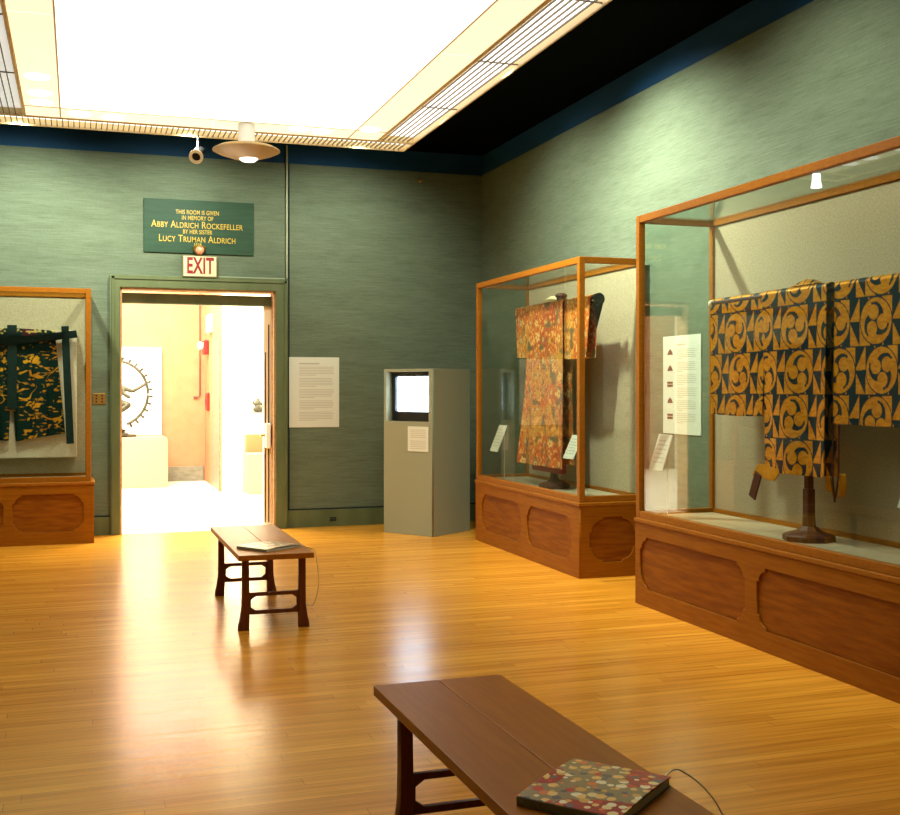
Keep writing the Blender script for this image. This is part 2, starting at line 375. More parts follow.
# slatted grilles around it
def grille(label, x0, x1, y0, y1, gm, ends):
    g = thing('slatted_grille', label, 'ceiling grille', 'slatted grilles framing the luminous ceiling')
    MB().box(x0+.005, x1-.005, y0+.005, y1-.005, ZL+.055, ZL+.075).build('lit_backing', gm, g)
    b = MB(); x = x0+.05
    while x < x1-.03: b.box(x-.004, x+.004, y0+.01, y1-.01, ZL, ZL+.014); x += .048
    if y1-y0 > 2:
        y = y0+.9
        while y < y1: b.box(x0, x1, y-.004, y+.004, ZL+.002, ZL+.012); y += 1.4
    b.build('slats', M['slat'], g)
    b = MB(); t = .014
    b.box(x0, x0+t, y0, y1, ZL-.012, ZL+.08).box(x1-t, x1, y0, y1, ZL-.012, ZL+.08)
    b.box(x0+t, x1-t, y0, y0+t, ZL-.012, ZL+.08).box(x0+t, x1-t, y1-t, y1, ZL-.012, ZL+.08)
    b.build('grille_frame', M['cream_metal'], g)
    return settle(g, ((x0+x1)/2, (y0+y1)/2, ZL-.012))
grille('long slatted ceiling grille with bright stripes along the right side', CX1+.008, CX1+.37, CY0, CY1, M['gril'], 0)
grille('long slatted ceiling grille, dull grey, along the left side', CX0-.37, CX0-.008, CY0, CY1, M['gril_dim'], 0)
grille('narrow slatted ceiling grille across the far end above the doorway', CX0-.37, CX1+.37, CY1+.008, CY1+.36, M['gril'], 0)

# ------------------------------------------------------------------ wall fittings
P0 = lambda x, y, z: plane_mat((x, y, z), (1, 0, 0), (0, 0, 1))      # upright plane facing the room, local z = -y
pq = thing('memorial_plaque', 'dark green wall plaque with gold dedication lettering above the exit sign', 'plaque')
MB().box(.652, 1.79, WB-.02, WB, 2.925, 3.485, .003).build('board', M['plaque'], pq)
for s_, z, bd, h in [('This Room Is Given', 3.355, 'THIS ROOM IS GIVEN', .062), ('', 3.295, 'IN MEMORY OF', .062), ('', 3.222, 'Abby Aldrich Rockefeller', .118), ('', 3.15, 'BY HER SISTER', .062), ('', 3.075, 'Lucy Truman Aldrich', .118), ('', 3.012, '1938', .055)]:
    MB().text(bd, h*(.88 if h > .1 else 1.), P0(1.2, WB-.022, z), .78 if h > .1 else .73, .0006, .0015, bd != bd.upper()).build('gold_lettering', M['gold_ink'], pq)
settle(pq, (1.22, WB, 2.925))
ex = thing('exit_sign', 'cream exit sign with red letters hung over the doorway', 'sign')
MB().box(1.04, 1.40, WB-.075, WB, 2.672, 2.9, .004).build('housing', M['exit_box'], ex)
fc = MB().box(1.052, 1.388, WB-.079, WB-.074, 2.682, 2.89).build('face', M['exit'], ex)
MB().text('EXIT', .235, P0(1.222, WB-.08, 2.785), .56, .006, .0015).build('letters', M['red'], fc)
settle(ex, (1.22, WB, 2.672))
el = thing('emergency_lamp', 'small round brass lamp sitting on top of the exit sign', 'lamp')
MB().lathe([(.03, 0), (.035, .02), (.065, .05), (.07, .09), (.06, .1)], (1.215, WB-.05, 2.9)).build('lamp_shell', M['brass'], el, True)
MB().ball((1.215, WB-.09, 2.957), .045).build('bulb', M['lamp_glow'], el, True)
MB().cyl((1.215, WB, 2.98), (1.215, WB-.06, 2.98), .02).build('wall_arm', M['brass'], el)
settle(el, (1.215, WB-.05, 2.9))

def text_sheet(name, label, cat, x0, x1, z0, z1, mat, lines, title=True, thick=.008, photos=False):
    """sheet in a plane given by mat (local x right, y up, z out), built at local coords"""
    s = thing(name, label, cat)
    w, h = x1-x0, z1-z0
    sh = MB().box(x0, x1, z0, z1, 0, thick, .0015, mat).build('sheet', M['paper'], s)
    b = MB(); n = lines; y = z1-.09*h; xa = x0+(.2 if not photos else .36)*w
    if title:
        b.box(xa, x0+.6*w, y-.012*h, y+.008*h, thick, thick+.001, 0, mat); y -= .05*h
    stp = (y-z0-.08*h)/n
    for i in range(n):
        if i % 7 == 6: y -= stp; continue
        e = x1-(.1+random.uniform(0, .05)+(.35 if i % 7 == 5 else 0))*w
        b.box(xa, e, y-stp*.22, y+stp*.12, thick, thick+.001, 0, mat); y -= stp
    b.build('printed_text', M['paper_ink'], sh)
    if photos:
        for k in range(5):
            yy = z1-(.16+.165*k)*h
            c = MB()
            if k in (0, 1, 3): c.shape([[(x0+.12*w, yy-.03*h), (x0+.27*w, yy-.03*h), (x0+.25*w, yy), (x0+.2*w, yy+.03*h), (x0+.15*w, yy+.005*h)]], .001, mat @ Matrix.Translation((0, 0, thick+.0005)))
            else: c.box(x0+.12*w, x0+.27*w, yy-.03*h, yy-.004*h, thick, thick+.001, 0, mat).box(x0+.12*w, x0+.27*w, yy+.002*h, yy+.025*h, thick, thick+.001, 0, mat)
            c.build('picture', M['photo_ink'], sh)
    return s
settle(text_sheet('text_panel', 'large cream text sheet on the green wall right of the doorway', 'wall text', 2.172, 2.724, 1.083, 1.846, P0(0, WB, 0), 34), (2.45, WB, 1.083))
mr = plane_mat((WR, 0, 0), (0, -1, 0), (0, 0, 1))       # on the right wall: local x = -Y, out = -X
settle(text_sheet('text_panel', 'white text sheet with small pictures on the wall between the two right cases', 'wall text', -7.85, -7.285, 1.152, 1.91, mr, 42, True, .008, True), (WR, 7.57, 1.152))

sw = thing('switch_plate', 'small brass switch plate with six dark dots left of the doorway', 'switch')
MB().box(.15, .276, WB-.01, WB, 1.345, 1.457, .003).build('plate', M['brass'], sw)
for i in range(2):
    for j in range(3): MB().cyl((.185+.056*i, WB-.009, 1.37+.031*j), (.185+.056*i, WB-.016, 1.37+.031*j), .009, n=10).build('push_button', M['slot'], sw)
settle(sw, (.213, WB, 1.345))
ol = thing('floor_outlet', 'small green outlet plate set in the baseboard under the text sheet', 'outlet')
MB().box(2.60, 2.70, WB-.038, WB-.03, .05, .11, .002).build('plate', M['paint'], ol); MB().box(2.615, 2.685, WB-.04, WB-.037, .06, .078).box(2.615, 2.685, WB-.04, WB-.037, .084, .1).build('slots', M['gap'], ol)
settle(ol, (2.65, WB-.03, .05))
tag(settle(MB().cyl((3.641, WB, 3.84), (3.641, WB-.04, 3.84), .012).ball((3.641, WB-.045, 3.83), .022).build('wall_sensor', M['brass'], None, True), (3.641, WB, 3.83)), 'tiny brass knob high on the green wall right of the doorway', 'sensor')

# dish lamp hanging from the ceiling
dl = thing('dish_pendant', 'tan saucer shaped pendant on a thick white stem below the ceiling', 'pendant')
cx, cy = 1.445, 10.16
MB().cyl((cx, cy, 3.67), (cx, cy, ZL+.001), .075, n=24).build('stem', M['white'], dl, True)
MB().lathe([(.07, .075), (.24, .06), (.30, .03), (.302, .02), (.25, -.005), (.13, -.045), (.07, -.05)], (cx, cy, 3.625)).build('dish', M['tan'], dl, True)
MB().lathe([(.08, .02), (.085, 0), (.06, -.022), (0, -.028)], (cx+.02, cy, 3.575)).build('diffuser', M['white_glow'], dl, True)
settle(dl, (cx, cy, 3.55))
# black spotlight hanging from the far grille
sl = thing('spotlight', 'black can spotlight hanging at the ceiling left of the tan pendant', 'spotlight')
sx, sy = 1.07, 10.7
MB().cyl((sx, sy, ZL-.012), (sx, sy, 3.74), .012).box(sx-.03, sx+.03, sy-.02, sy+.02, 3.73, 3.755, .005).build('stem', M['black_metal'], sl)
MB().cyl((sx+.03, sy+.06, 3.74), (sx-.02, sy-.09, 3.66), .05, .058, 24).build('can', M['black_metal'], sl, True)
MB().lathe([(.058, -.012), (.066, 0), (.066, .014), (.04, .016), (.04, -.012)], (0, 0, 0), mat=Matrix.Translation((sx-.024, sy-.1, 3.655)) @ Vector((-.05, -.15, -.08)).to_track_quat('Z', 'Y').to_matrix().to_4x4()).build('rim', M['knob'], sl, True)
settle(sl, (sx, sy, 3.6))

# ------------------------------------------------------------------ display cases
FR = .048
def display_case(label, x0, x1, y0, y1, top, front, panels, end_panel=None, linen=True):
    """front: 'x' faces -X (against the right wall), 'y' faces -Y (against the back wall)"""
    c = thing('display_case', label, 'display case', 'tall glazed wooden display cases')
    PZ = .60; t = .014
    # plinth: core + framed faces with carved openings, recessed panels show in them
    if front == 'x':
        MB().box(x0+t, x1, y0+t, y1, .02, PZ-.03).box(x0+t-.004, x1, y0+t-.004, y1, 0, .02).build('plinth', M['wood_pan'], c)
        m = plane_mat((x0+t/2, 0, 0), (0, -1, 0), (0, 0, 1))
        fr = MB().shape([rect(-y1, -y0, 0, PZ-.03)] + [cusp(-b_, -a_, z0, z1, .085, .02) for a_, b_, z0, z1 in panels], t, m, .003)
        ex0, ex1 = x0, x1
    else:
        MB().box(x0+t, x1-t, y0+t, y1, .0, PZ-.03).build('plinth', M['wood_pan'], c)
        m = plane_mat((0, y0+t/2, 0), (1, 0, 0), (0, 0, 1))
        fr = MB().shape([rect(x0, x1, 0, PZ-.03)] + [cusp(a_, b_, z0, z1, .085, .02) for a_, b_, z0, z1 in panels], t, m, .003)
        fr.box(x1-t, x1, y0+t, y1, 0, PZ-.03)
    fr.build('panel_frame', M['wood_h'], c)
    b = MB()
    if end_panel:
        a_, b_, z0, z1 = end_panel
        MB().shape([rect(x0+t, x1, 0, PZ-.03), cusp(a_, b_, z0, z1, .12, .02)], t, plane_mat((0, y0+t/2, 0), (1, 0, 0), (0, 0, 1)), .003).build('panel_frame', M['wood_h'], c)
    elif front == 'x':
        MB().box(x0+t, x1, y0, y0+t, 0, PZ-.03).build('panel_frame', M['wood_h'], c)
    if front == 'x': b.box(x0-.008, x1, y0-.008, y1+.008, PZ-.03, PZ, .006)
    else: b.box(x0-.008, x1+.008, y0-.008, y1, PZ-.03, PZ, .006)
    b.build('top_moulding', M['wood'], c)
    i = .004 if front == 'x' else .028
    X0, Y0 = x0+i, y0+i
    X1 = x1 if front == 'x' else x1-i; Y1 = y1-i if front == 'x' else y1
    zb, zt = PZ, top
    MB().box(X0+FR, X1-.03, Y0+FR, Y1-.03 if front == 'y' else Y1-FR, PZ, PZ+.02).build('deck', M['linen'], c)
    for px, py in ((X0, Y0), (X0, Y1-FR), (X1-FR, Y0), (X1-FR, Y1-FR)):
        MB().box(px, px+FR, py, py+FR, zb, zt, .004).build('post', M['wood'], c)
    for z0, z1 in ((zb, zb+.05), (zt-.05, zt)):
        for y in (Y0, Y1-FR): MB().box(X0+FR, X1-FR, y+.002, y+FR-.002, z0, z1, .003).build('rail', M['wood'], c)
        for x in (X0, X1-FR): MB().box(x+.002, x+FR-.002, Y0+FR, Y1-FR, z0, z1, .003).build('rail', M['wood'], c)
    g = .006
    # glass
    gy = [Y0+FR/2] if front == 'y' else [Y0+FR/2, Y1-FR/2]
    for y in gy: MB().box(X0+FR-.005, X1-FR+.005, y-g/2, y+g/2, zb+.045, zt-.045).build('glass_pane', M['glass'], c)
    gx = [X0+FR/2, X1-FR/2] if front == 'y' else [X0+FR/2]
    for x in gx: MB().box(x-g/2, x+g/2, Y0+FR-.005, Y1-FR+.005, zb+.045, zt-.045).build('glass_pane', M['glass'], c)
    MB().box(X0+FR-.005, X1-FR+.005, Y0+FR-.005, Y1-FR+.005, zt-.03, zt-.024).build('top_glass', M['glass'], c)
    if front == 'x': MB().box(X1-.03, X1-.01, Y0+FR, Y1-FR, PZ+.05, zt-.05).build('back_panel', M['linen'], c)
    else: MB().box(X0+FR, X1-FR, Y1-.03, Y1-.01, PZ+.05, zt-.05).build('back_panel', M['linen'], c)
    settle(c, ((x0+x1)/2, (y0+y1)/2, 0))
    return c
display_case('tall glass case with a two-panel wooden plinth holding the orange robe', 3.76, 4.345, 8.07, 10.50, 2.55, 'x',
             [(8.22, 9.16, .125, .475), (9.30, 10.32, .125, .475)], (3.85, 4.26, .12, .48))
display_case('largest glass case, at the right edge, holding the blue and gold robe', 3.715, 4.352, 4.12, 7.05, 2.71, 'x',
             [(4.25, 5.57, .12, .475), (5.69, 6.98, .12, .475)])
display_case('wooden glass case left of the doorway holding dark green trousers', -1.37, .154, 11.44, WB-.002, 2.48, 'y',
             [(-.59, .055, .125, .485), (-1.27, -.67, .125, .485)])
# case lamp inside the top of the near case
tag(settle(MB().lathe([(.021, 0), (.024, -.045), (.03, -.075), (0, -.075)], (3.82, 5.16, 2.672)).build('glass_clip', M['white_glow'], None, True), (3.82, 5.16, 2.572)),
    'small white lamp under the top rail of the largest case', 'lamp')

# ------------------------------------------------------------------ label cards
def lean_card(label, yc, w, zlo, zhi, xlo, xhi, yshift=0.):
    s = thing('label_card', label, 'label', 'leaning label cards in the cases')
    v = Vector((xhi-xlo, 0, zhi-zlo)); h = v.length; v.normalize()
    m = plane_mat((xlo, yc, zlo), (0, -1, 0), tuple(v))
    cd_ = MB().box(-w/2, w/2, 0, h, -.004, .004, .0015, m).build('card', M['paper'], s)
    b = MB()
    for k in range(6): b.box(-w*.38, w*(.36 if k % 3 else .2), h*(.82-.12*k)-.003, h*(.82-.12*k)+.003, .004, .0048, 0, m)
    b.build('printed_text', M['paper_ink'], cd_)
    MB().cyl((xhi+.01, yc, .62), (xhi+.01, yc, zhi-.03), .004, n=8).lathe([(.03, 0), (.03, .006), (.004, .01)], (xhi+.01, yc, .62)).build('support_rod', M['wire'], s)
    return settle(s, (xhi+.01, yc, .62))
lean_card('slanted white label card at the left end of the orange robe case', 10.09, .2, .90, 1.15, 3.80, 3.90)
lean_card('slanted white label card behind the front post of the orange robe case', 8.37, .2, .93, 1.12, 3.80, 3.89)
lean_card('slanted cream label card at the left end of the largest case', 6.89, .19, .94, 1.185, 3.79, 3.87)
lean_card('slanted white label card cut by the right edge of the picture', 4.40, .2, .92, 1.12, 3.80, 3.88)

# ------------------------------------------------------------------ textiles
def grid_mesh(name, fn, cf, nu, nv, mat, parent, solid=.004):
    u = np.linspace(0, 1, nu); v = np.linspace(0, 1, nv); U, V = np.meshgrid(u, v)
    X, Y, Z = fn(U, V); C = cf(U, V, X, Y, Z)
    co = np.stack([X, Y, Z], -1).reshape(-1, 3); C = C.reshape(-1, 4)
    faces = [(j*nu+i, j*nu+i+1, (j+1)*nu+i+1, (j+1)*nu+i) for j in range(nv-1) for i in range(nu-1)]
    me = bpy.data.meshes.new(name); me.from_pydata(co.tolist(), [], faces)
    a = me.color_attributes.new('Col', 'FLOAT_COLOR', 'POINT'); a.data.foreach_set('color', C.astype(np.float32).ravel())
    for p in me.polygons: p.use_smooth = True
    me.materials.append(mat)
    o = bpy.data.objects.new(name, me); COL.objects.link(o); o.parent = parent
    if solid:
        md = o.modifiers.new('thickness', 'SOLIDIFY'); md.thickness = solid; md.offset = 0
    return o
def colr(c, a=0.): return np.array([*lin(c), a])
def hashn(i, j, k=0):
    h = np.sin(i*127.1+j*311.7+k*74.7)*43758.5453
    return h-np.floor(h)
def vnoise(x, y, k=0):
    i, j = np.floor(x), np.floor(y); fx, fy = x-i, y-j; fx = fx*fx*(3-2*fx); fy = fy*fy*(3-2*fy)
    return (hashn(i, j, k)*(1-fx)+hashn(i+1, j, k)*fx)*(1-fy)+(hashn(i, j+1, k)*(1-fx)+hashn(i+1, j+1, k)*fx)*fy
def brocade(y, z):
    """gold roundels of three swirling commas between gold and blue triangles"""
    PX, PZ_, R = .337, .262, .127
    row = np.floor(z/PZ_); zz = z-row*PZ_-PZ_/2
    sh = np.where(np.mod(row, 2) > .5, .045, 0.)
    yy = y-sh; colm = np.floor(yy/PX); off = yy-colm*PX; lx = off-R-.003
    sz = .131; tr = np.floor(z/sz); tz = z/sz-tr
    tx = np.clip((off-2*R)/(PX-2*R), 0, 1)
    up = np.mod(tr, 2) > .5
    gold = np.where(up, tz > tx, tz > 1-tx)
    corner = ((np.abs(zz) < .119) | (np.abs(lx) > .05)) & ~((lx*zz > 0) & (np.abs(lx) > .06))
    gold = np.where(off > 2*R+.004, gold, corner)
    gold &= (np.abs(off-2*R-.004) > .003) & (np.abs(tz-.5) < .475)
    u, v = lx/R, zz/R
    r = np.sqrt(u**2+v**2); th = np.arctan2(v, u)
    spin = np.where(np.mod(row, 2) > .5, 1., -1.)
    ph = row*1.3+colm*2.3
    g = np.zeros_like(gold); ring = np.zeros_like(gold); heads = np.zeros_like(gold)
    for k in range(3):
        a = ph+k*2*PI/3
        d = np.sqrt((u-.40*np.cos(a))**2+(v-.40*np.sin(a))**2)
        heads |= d < .32
        dl = np.mod(spin*(th-a)+.35, 2*PI)-.35
        inner = .22+.75*np.clip(dl/2.45, 0, 1)**.66
        g |= (dl > -.3) & (dl < 2.45) & (r > inner) & (r < .97)
        ring |= (d >= .32) & (d < .43) & (dl < .0)
    g = (g & ~ring) | heads
    for k in range(3):
        a = ph+k*2*PI/3
        d = np.sqrt((u-.40*np.cos(a))**2+(v-.40*np.sin(a))**2); dl = np.mod(spin*(th-a)+PI, 2*PI)-PI
        g &= ~((d > .32) & (d < .43) & (dl < -.02)) | heads
    return np.where(r < 1.02, g, gold)
def brocade_col(Y, s):
    g = brocade(Y, s)[..., None]
    n = vnoise(Y*40, s*90)[..., None]
    gc = colr((190, 122, 20), 1)*(1-n)+colr((222, 158, 40), 1)*n
    bc = colr((2, 34, 48), 0)
    return np.where(g, gc, bc)
def drape(y0, y1, yb0, yb1, ztop, zhem, xc, r, folds, amp, backhem=None, flare=0., sag=0.):
    """cloth laid over a rod: front hem -> rod -> back hem"""
    backhem = zhem if backhem is None else backhem
    lf, la, lb = ztop-r-zhem, PI*r, ztop-r-backhem; T = lf+la+lb
    def fn(U, V):
        S = V*T
        front = S < lf; arc = (S >= lf) & (S < lf+la)
        a = (S-lf)/r
        Z = np.where(front, zhem+S, np.where(arc, ztop-r+r*np.sin(np.clip(a, 0, PI)), ztop-r-(S-lf-la)))
        X = np.where(front, xc-r, np.where(arc, xc-r*np.cos(np.clip(a, 0, PI)), xc+r))
        dn = np.clip((ztop-Z)/max(ztop-zhem, 1e-3), 0, 1)
        ya = y0+(yb0-y0)*dn; yb = y1+(yb1-y1)*dn
        Y = ya+(yb-ya)*U
        sgn = np.where(S < lf+la/2, -1., 1.)
        X = X+amp*dn*np.sin(Y*folds+1.3*dn)+sgn*flare*dn*dn
        Z = Z-sag*np.sin(PI*U)*dn
        return X, Y, Z
    return fn

# --- blue and gold robe
k2 = thing('noh_robe', 'blue and gold robe with swirl roundels spread on a stand', 'robe')
XC = 4.035
cf = lambda U, V, X, Y, Z: brocade_col(7.0-Y+.06, 3-Z+.04)
grid_mesh('sleeve', drape(5.935, 6.56, 5.945, 6.54, 2.10, 1.335, XC+.012, .028, 9, .006, None, .005, .008), cf, 190, 420, M['k2'], k2)
grid_mesh('sleeve', drape(4.46, 5.25, 4.46, 5.25, 2.10, 1.31, XC, .028, 9, .006, None, .005, .008), cf, 250, 420, M['k2'], k2)
grid_mesh('body', drape(5.285, 5.91, 5.295, 5.875, 2.10, 1.0, XC-.02, .033, 14, .012, 1.0, .012, -.0), cf, 190, 560, M['k2'], k2)
cfc = lambda U, V, X, Y, Z: brocade_col(7.0-Y+.03+.5*U, 3-Z)
grid_mesh('collar', lambda U, V: (XC-.04+.08*V+0*U, 5.42+.22*U, 2.103+.035*np.sin(PI*V)*np.sin(PI*U)**.6), cfc, 60, 30, M['k2'], k2)
# turned-up hem corner with brown lining, and the narrow front flap tip
grid_mesh('hem_corner', lambda U, V: (XC-.06-.03*V+.01*np.sin(6*U), 5.935-.24*U+.03*V, 1.04-.07*V-.02*U), lambda U, V, X, Y, Z: colr((206, 136, 22), 1)*(.75+.25*vnoise(Y*60, Z*60))[..., None], 60, 30, M['k2'], k2)
MB().box(-.035, .035, -.006, .006, -.17, .0, .004, Matrix.Translation((XC-.085, 5.90, .985)) @ Matrix.Rotation(math.radians(24), 4, 'X') @ Matrix.Rotation(PI/2, 4, 'Z')).build('lining_flap', M['lining'], k2)
gcf = lambda U, V, X, Y, Z: colr((206, 136, 22), 1)*(.75+.25*vnoise(Y*80, Z*60))[..., None]+0*U[..., None]
grid_mesh('front_flap', lambda U, V: (XC-.05+.02*np.sin(4*U), 5.30-(.05+.03*V)*U, 1.01-.08*V-.03*U*V), gcf, 10, 12, M['k2'], k2)
grid_mesh('front_flap', lambda U, V: (XC-.03+.03*U, 5.215-(.02+.07*V)*U*(1.15-V), 1.03-.13*V), gcf, 10, 16, M['k2'], k2)
MB().tube([(XC-.03, 5.262, 1.3), (XC-.035, 5.262, 1.05), (XC-.035, 5.24, .87), (XC-.03, 5.215, 1.0), (XC-.03, 5.21, 1.3)], .006).build('tassel_cord', M['lining'], k2, True)
settle(k2, (XC, 5.6, .95))
def stand(label, xc, yc, ya, yb, zr, knob, near_r):
    s = thing('garment_stand', label, 'stand', 'wooden robe stands in the cases')
    zb = .62
    oct_ = lambda r, z: [(r*math.cos(PI/4*k+PI/8), r*math.sin(PI/4*k+PI/8), z) for k in range(8)]
    MB().lathe([(.15, 0), (.15, .03), (.135, .04), (.07, .06), (.04, .085), (.036, .14)], (xc, yc, zb), 8).build('base', M['dark_wood'], s)
    MB().box(xc-.026, xc+.026, yc-.026, yc+.026, zb+.13, zb+.3, .005).box(xc-.02, xc+.02, yc-.02, yc+.02, zb+.3, zr-.02, .004).build('pole', M['dark_wood'], s)
    cb = MB().cyl((xc, ya, zr), (xc, yb, zr), .021).build('crossbar', M['dark_wood'], s, True)
    for y, sg, m_, r in ((ya, -1, near_r[1], near_r[0]), (yb, 1, M['knob'], .026)):
        MB().lathe([(r*.6, -.01), (r, 0), (r, .025), (r*.75, .035), (r*.45, .036), (r*.45, .03), (0, .03)], (xc, y, zr), mat=Matrix.Rotation(-sg*PI/2, 4, 'X')).build('end_knob', m_, cb, True)
    return s, zb
s2, zb = stand('dark wooden stand with stepped foot under the blue and gold robe', XC, 5.52, 4.44, 6.55, 2.07, M['knob'], (.026, M['knob']))
settle(s2, (XC, 5.52, zb))

# --- orange robe
def orange_col(U, V, X, Y, Z):
    y, s = Y, Z
    n1 = vnoise(y*4.2+vnoise(y*9, s*9, 3)*.6, s*4.2, 1); n2 = vnoise(y*16, s*16, 2); n3 = vnoise(y*45, s*45, 5)
    c = colr((206, 104, 28))*np.ones(y.shape+(1,))
    def blend(c, col, m): m = np.clip(m, 0, 1)[..., None]; return c*(1-m)+colr(col)*m
    c = blend(c, (208, 140, 50), (n1-.45)*5)
    c = blend(c, (176, 70, 30), (.30-n1)*4)
    c = blend(c, (236, 176, 90), (n3-.55)*4)
    c = blend(c, (160, 70, 30), (vnoise(y*60, s*50, 6)-.62)*4)
    c = blend(c, (120, 96, 60), (n2-.66)*5)
    # scattered pale flower roundels
    G = .155
    i, j = np.floor(y/G), np.floor(s/G)
    for di in (0,):
        cy_ = (i+.3+.4*hashn(i, j, 8))*G; cz_ = (j+.3+.4*hashn(i, j, 9))*G
        d = np.sqrt((y-cy_)**2+(s-cz_)**2); a = np.arctan2(s-cz_, y-cy_)
        rr = (.022+.022*hashn(i, j, 11))*(1+.25*np.cos(5*a))
        kk = hashn(i, j, 12)
        c = blend(c, (232, 196, 116), np.where(kk > .5, (rr-d)*110, -1)*.75)
        c = blend(c, (196, 150, 44), np.where(kk <= .35, (rr-d)*300, -1))
        c = blend(c, (170, 70, 34), np.where(kk > .35, (.35*rr-d)*200, -1)*.6)
        c = blend(c, (110, 110, 90), np.where((kk > .7), (.5*rr-np.abs(d-.7*rr)*3)*150, -1)*.7)
    return c
k1 = thing('noh_robe', 'orange flowered robe with long body hung on a stand', 'robe')
X1c = 4.02
grid_mesh('sleeve', drape(9.55, 10.0, 9.53, 9.93, 2.275, 1.80, X1c, .035, 12, .008, None, .01, .01), orange_col, 110, 260, M['k1'], k1)
grid_mesh('sleeve', drape(8.33, 8.86, 8.42, 8.86, 2.275, 1.76, X1c, .035, 12, .008, None, .01, .01), orange_col, 110, 260, M['k1'], k1)
grid_mesh('body', drape(8.83, 9.56, 8.80, 9.80, 2.275, .81, X1c-.025, .038, 17, .016, .84, .02, .0), orange_col, 190, 560, M['k1'], k1)
grid_mesh('collar', lambda U, V: (X1c-.06+.11*V+0*U, 9.02+.32*U, 2.27+.055*np.sin(PI*V)*np.sin(PI*U)**.6), lambda U, V, X, Y, Z: colr((222, 200, 150))*np.ones(U.shape+(1,)), 40, 24, M['k1'], k1)
b = MB(); b.box(X1c-.03, X1c+.03, 8.95, 9.6, .755, .84, .01); b.build('red_lining', M['redlining'], k1)
grid_mesh('sleeve_lining', lambda U, V: (X1c+(-.03+.10*U)*(1-V)+.01*V, 8.30+.02*V+0*U, 2.25-.27*V-.02*U*(1-V)), lambda U, V, X, Y, Z: colr((40, 24, 18))*np.ones(U.shape+(1,)), 10, 24, M['k1'], k1)
settle(k1, (X1c, 9.2, .76))
s1, zb = stand('dark wooden stand with stepped foot under the orange robe', X1c, 9.15, 8.27, 9.99, 2.232, M['knob'], (.05, M['black_metal']))
MB().cyl((X1c, 9.0, 2.25), (X1c, 9.0, 2.31), .04).ball((X1c, 9.0, 2.315), .055, (1, 1, .5)).build('finial', M['dark_wood'], s1, True)
settle(s1, (X1c, 9.15, zb))

# --- green trousers on a pale mount
mt = tag(settle(MB().box(-1.2, -.004, 11.86, 11.985, .815, 2.09, .006).build('mount_board', M['linen_w']), (-.6, 11.92, .815)), 'pale cloth covered board behind the dark green trousers', 'board')
def leaf_col(U, V, X, Y, Z):
    x, z = X+.02*np.sin(Z*40), Z
    n1 = vnoise(x*7, z*9, 21); n2 = vnoise(x*30+3*vnoise(x*14, z*14, 4), z*62, 22); n3 = vnoise(x*60, z*60, 23); big = vnoise(x*3, z*4, 25)
    m = np.clip((n2*.75+vnoise(x*11, z*16, 27)*.42+n3*.14-.80)*7, 0, 1)
    m = np.where(np.mod(x+1.0, .145) < .012, 0, m)
    # a few long curling leaf strokes
    for (cx_, cz_, R_, a0) in ((-.36, 1.74, .12, 3.6), (-.25, 1.33, .13, 3.9), (-.5, 1.5, .1, 4.2), (-.16, 1.62, .1, 1.0), (-.9, 1.7, .12, 3.6), (-1.0, 1.35, .13, 3.9), (-.78, 1.45, .1, 4.2)):
        d = np.sqrt((x-cx_)**2+(z-cz_)**2); an = np.mod(np.arctan2(z-cz_, x-cx_)-a0, 2*PI)
        m = np.where((np.abs(d-R_) < .009*(1-an/2.6)) & (an < 2.4), 1, m)
    m = m[..., None]
    n = n1[..., None]
    gold = colr((176, 108, 12), .5)*(1-n)+colr((230, 166, 36), .5)*n
    return colr((2, 34, 26), 0)*(1-m)+gold*m
hk = thing('pleated_trousers', 'dark green trousers with gold leaf pattern pinned to the pale mount', 'garment')
def leg_fn(xt0, xt1, xb0, xb1, zt, zb0, zb1):
    def fn(U, V):
        Z = zt+(zb0+(zb1-zb0)*U-zt)*V
        X = (xt0+(xt1-xt0)*U)*(1-V)+(xb0+(xb1-xb0)*U)*V
        ph = np.mod(X+1.0, .145)/.145
        Y = 11.83-.022*V*(1-ph)-.008*np.sin(PI*U)
        return X, Y, Z
    return fn
grid_mesh('trouser_leg', leg_fn(-.655, -.21, -.575, -.115, 2.03, .985, 1.06), leaf_col, 170, 300, M['k3'], hk)
grid_mesh('trouser_leg', leg_fn(-1.01, -.60, -1.105, -.64, 2.03, 1.06, .985), leaf_col, 170, 300, M['k3'], hk)
grid_mesh('waist_panel', lambda U, V: (-.98+.77*U, 11.815-.006*np.sin(PI*U)+0*V, 2.10-.11*V-.035*np.abs(U-.5)), lambda U, V, X, Y, Z: np.where(((vnoise(X*40, Z*60, 31) > .72) & (V < .5))[..., None], colr((200, 170, 90), .5), np.where((np.abs(X+.45) < .07)[..., None], colr((70, 24, 30)), colr((5, 40, 32)))), 120, 16, M['k3'], hk)
MB().box(-.655, -.565, 11.795, 11.803, 1.30, 2.13, .003).build('centre_tie', M['green_silk'], hk)
def strip(pts, w, y0, y1, name):
    (xa, za), (xb, zb_) = pts; d = Vector((xb-xa, zb_-za)); n = Vector((-d.y, d.x)).normalized()*w/2
    lp = [(xa+n.x, za+n.y), (xb+n.x, zb_+n.y), (xb-n.x, zb_-n.y), (xa-n.x, za-n.y)]
    MB().shape([lp], y1-y0, P0(0, (y0+y1)/2, 0), .001).build(name, M['green_silk'], hk)
strip(((-.60, 1.97), (-.005, 2.05)), .075, 11.785, 11.793, 'waist_tie')
strip(((-.60, 1.97), (-1.195, 2.05)), .075, 11.785, 11.793, 'waist_tie')
strip(((-.118, 2.125), (-.068, .955)), .072, 11.772, 11.78, 'hanging_tie')
strip(((-1.08, 2.125), (-1.13, .955)), .072, 11.772, 11.78, 'hanging_tie')
settle(hk, (-.6, 11.82, .95))

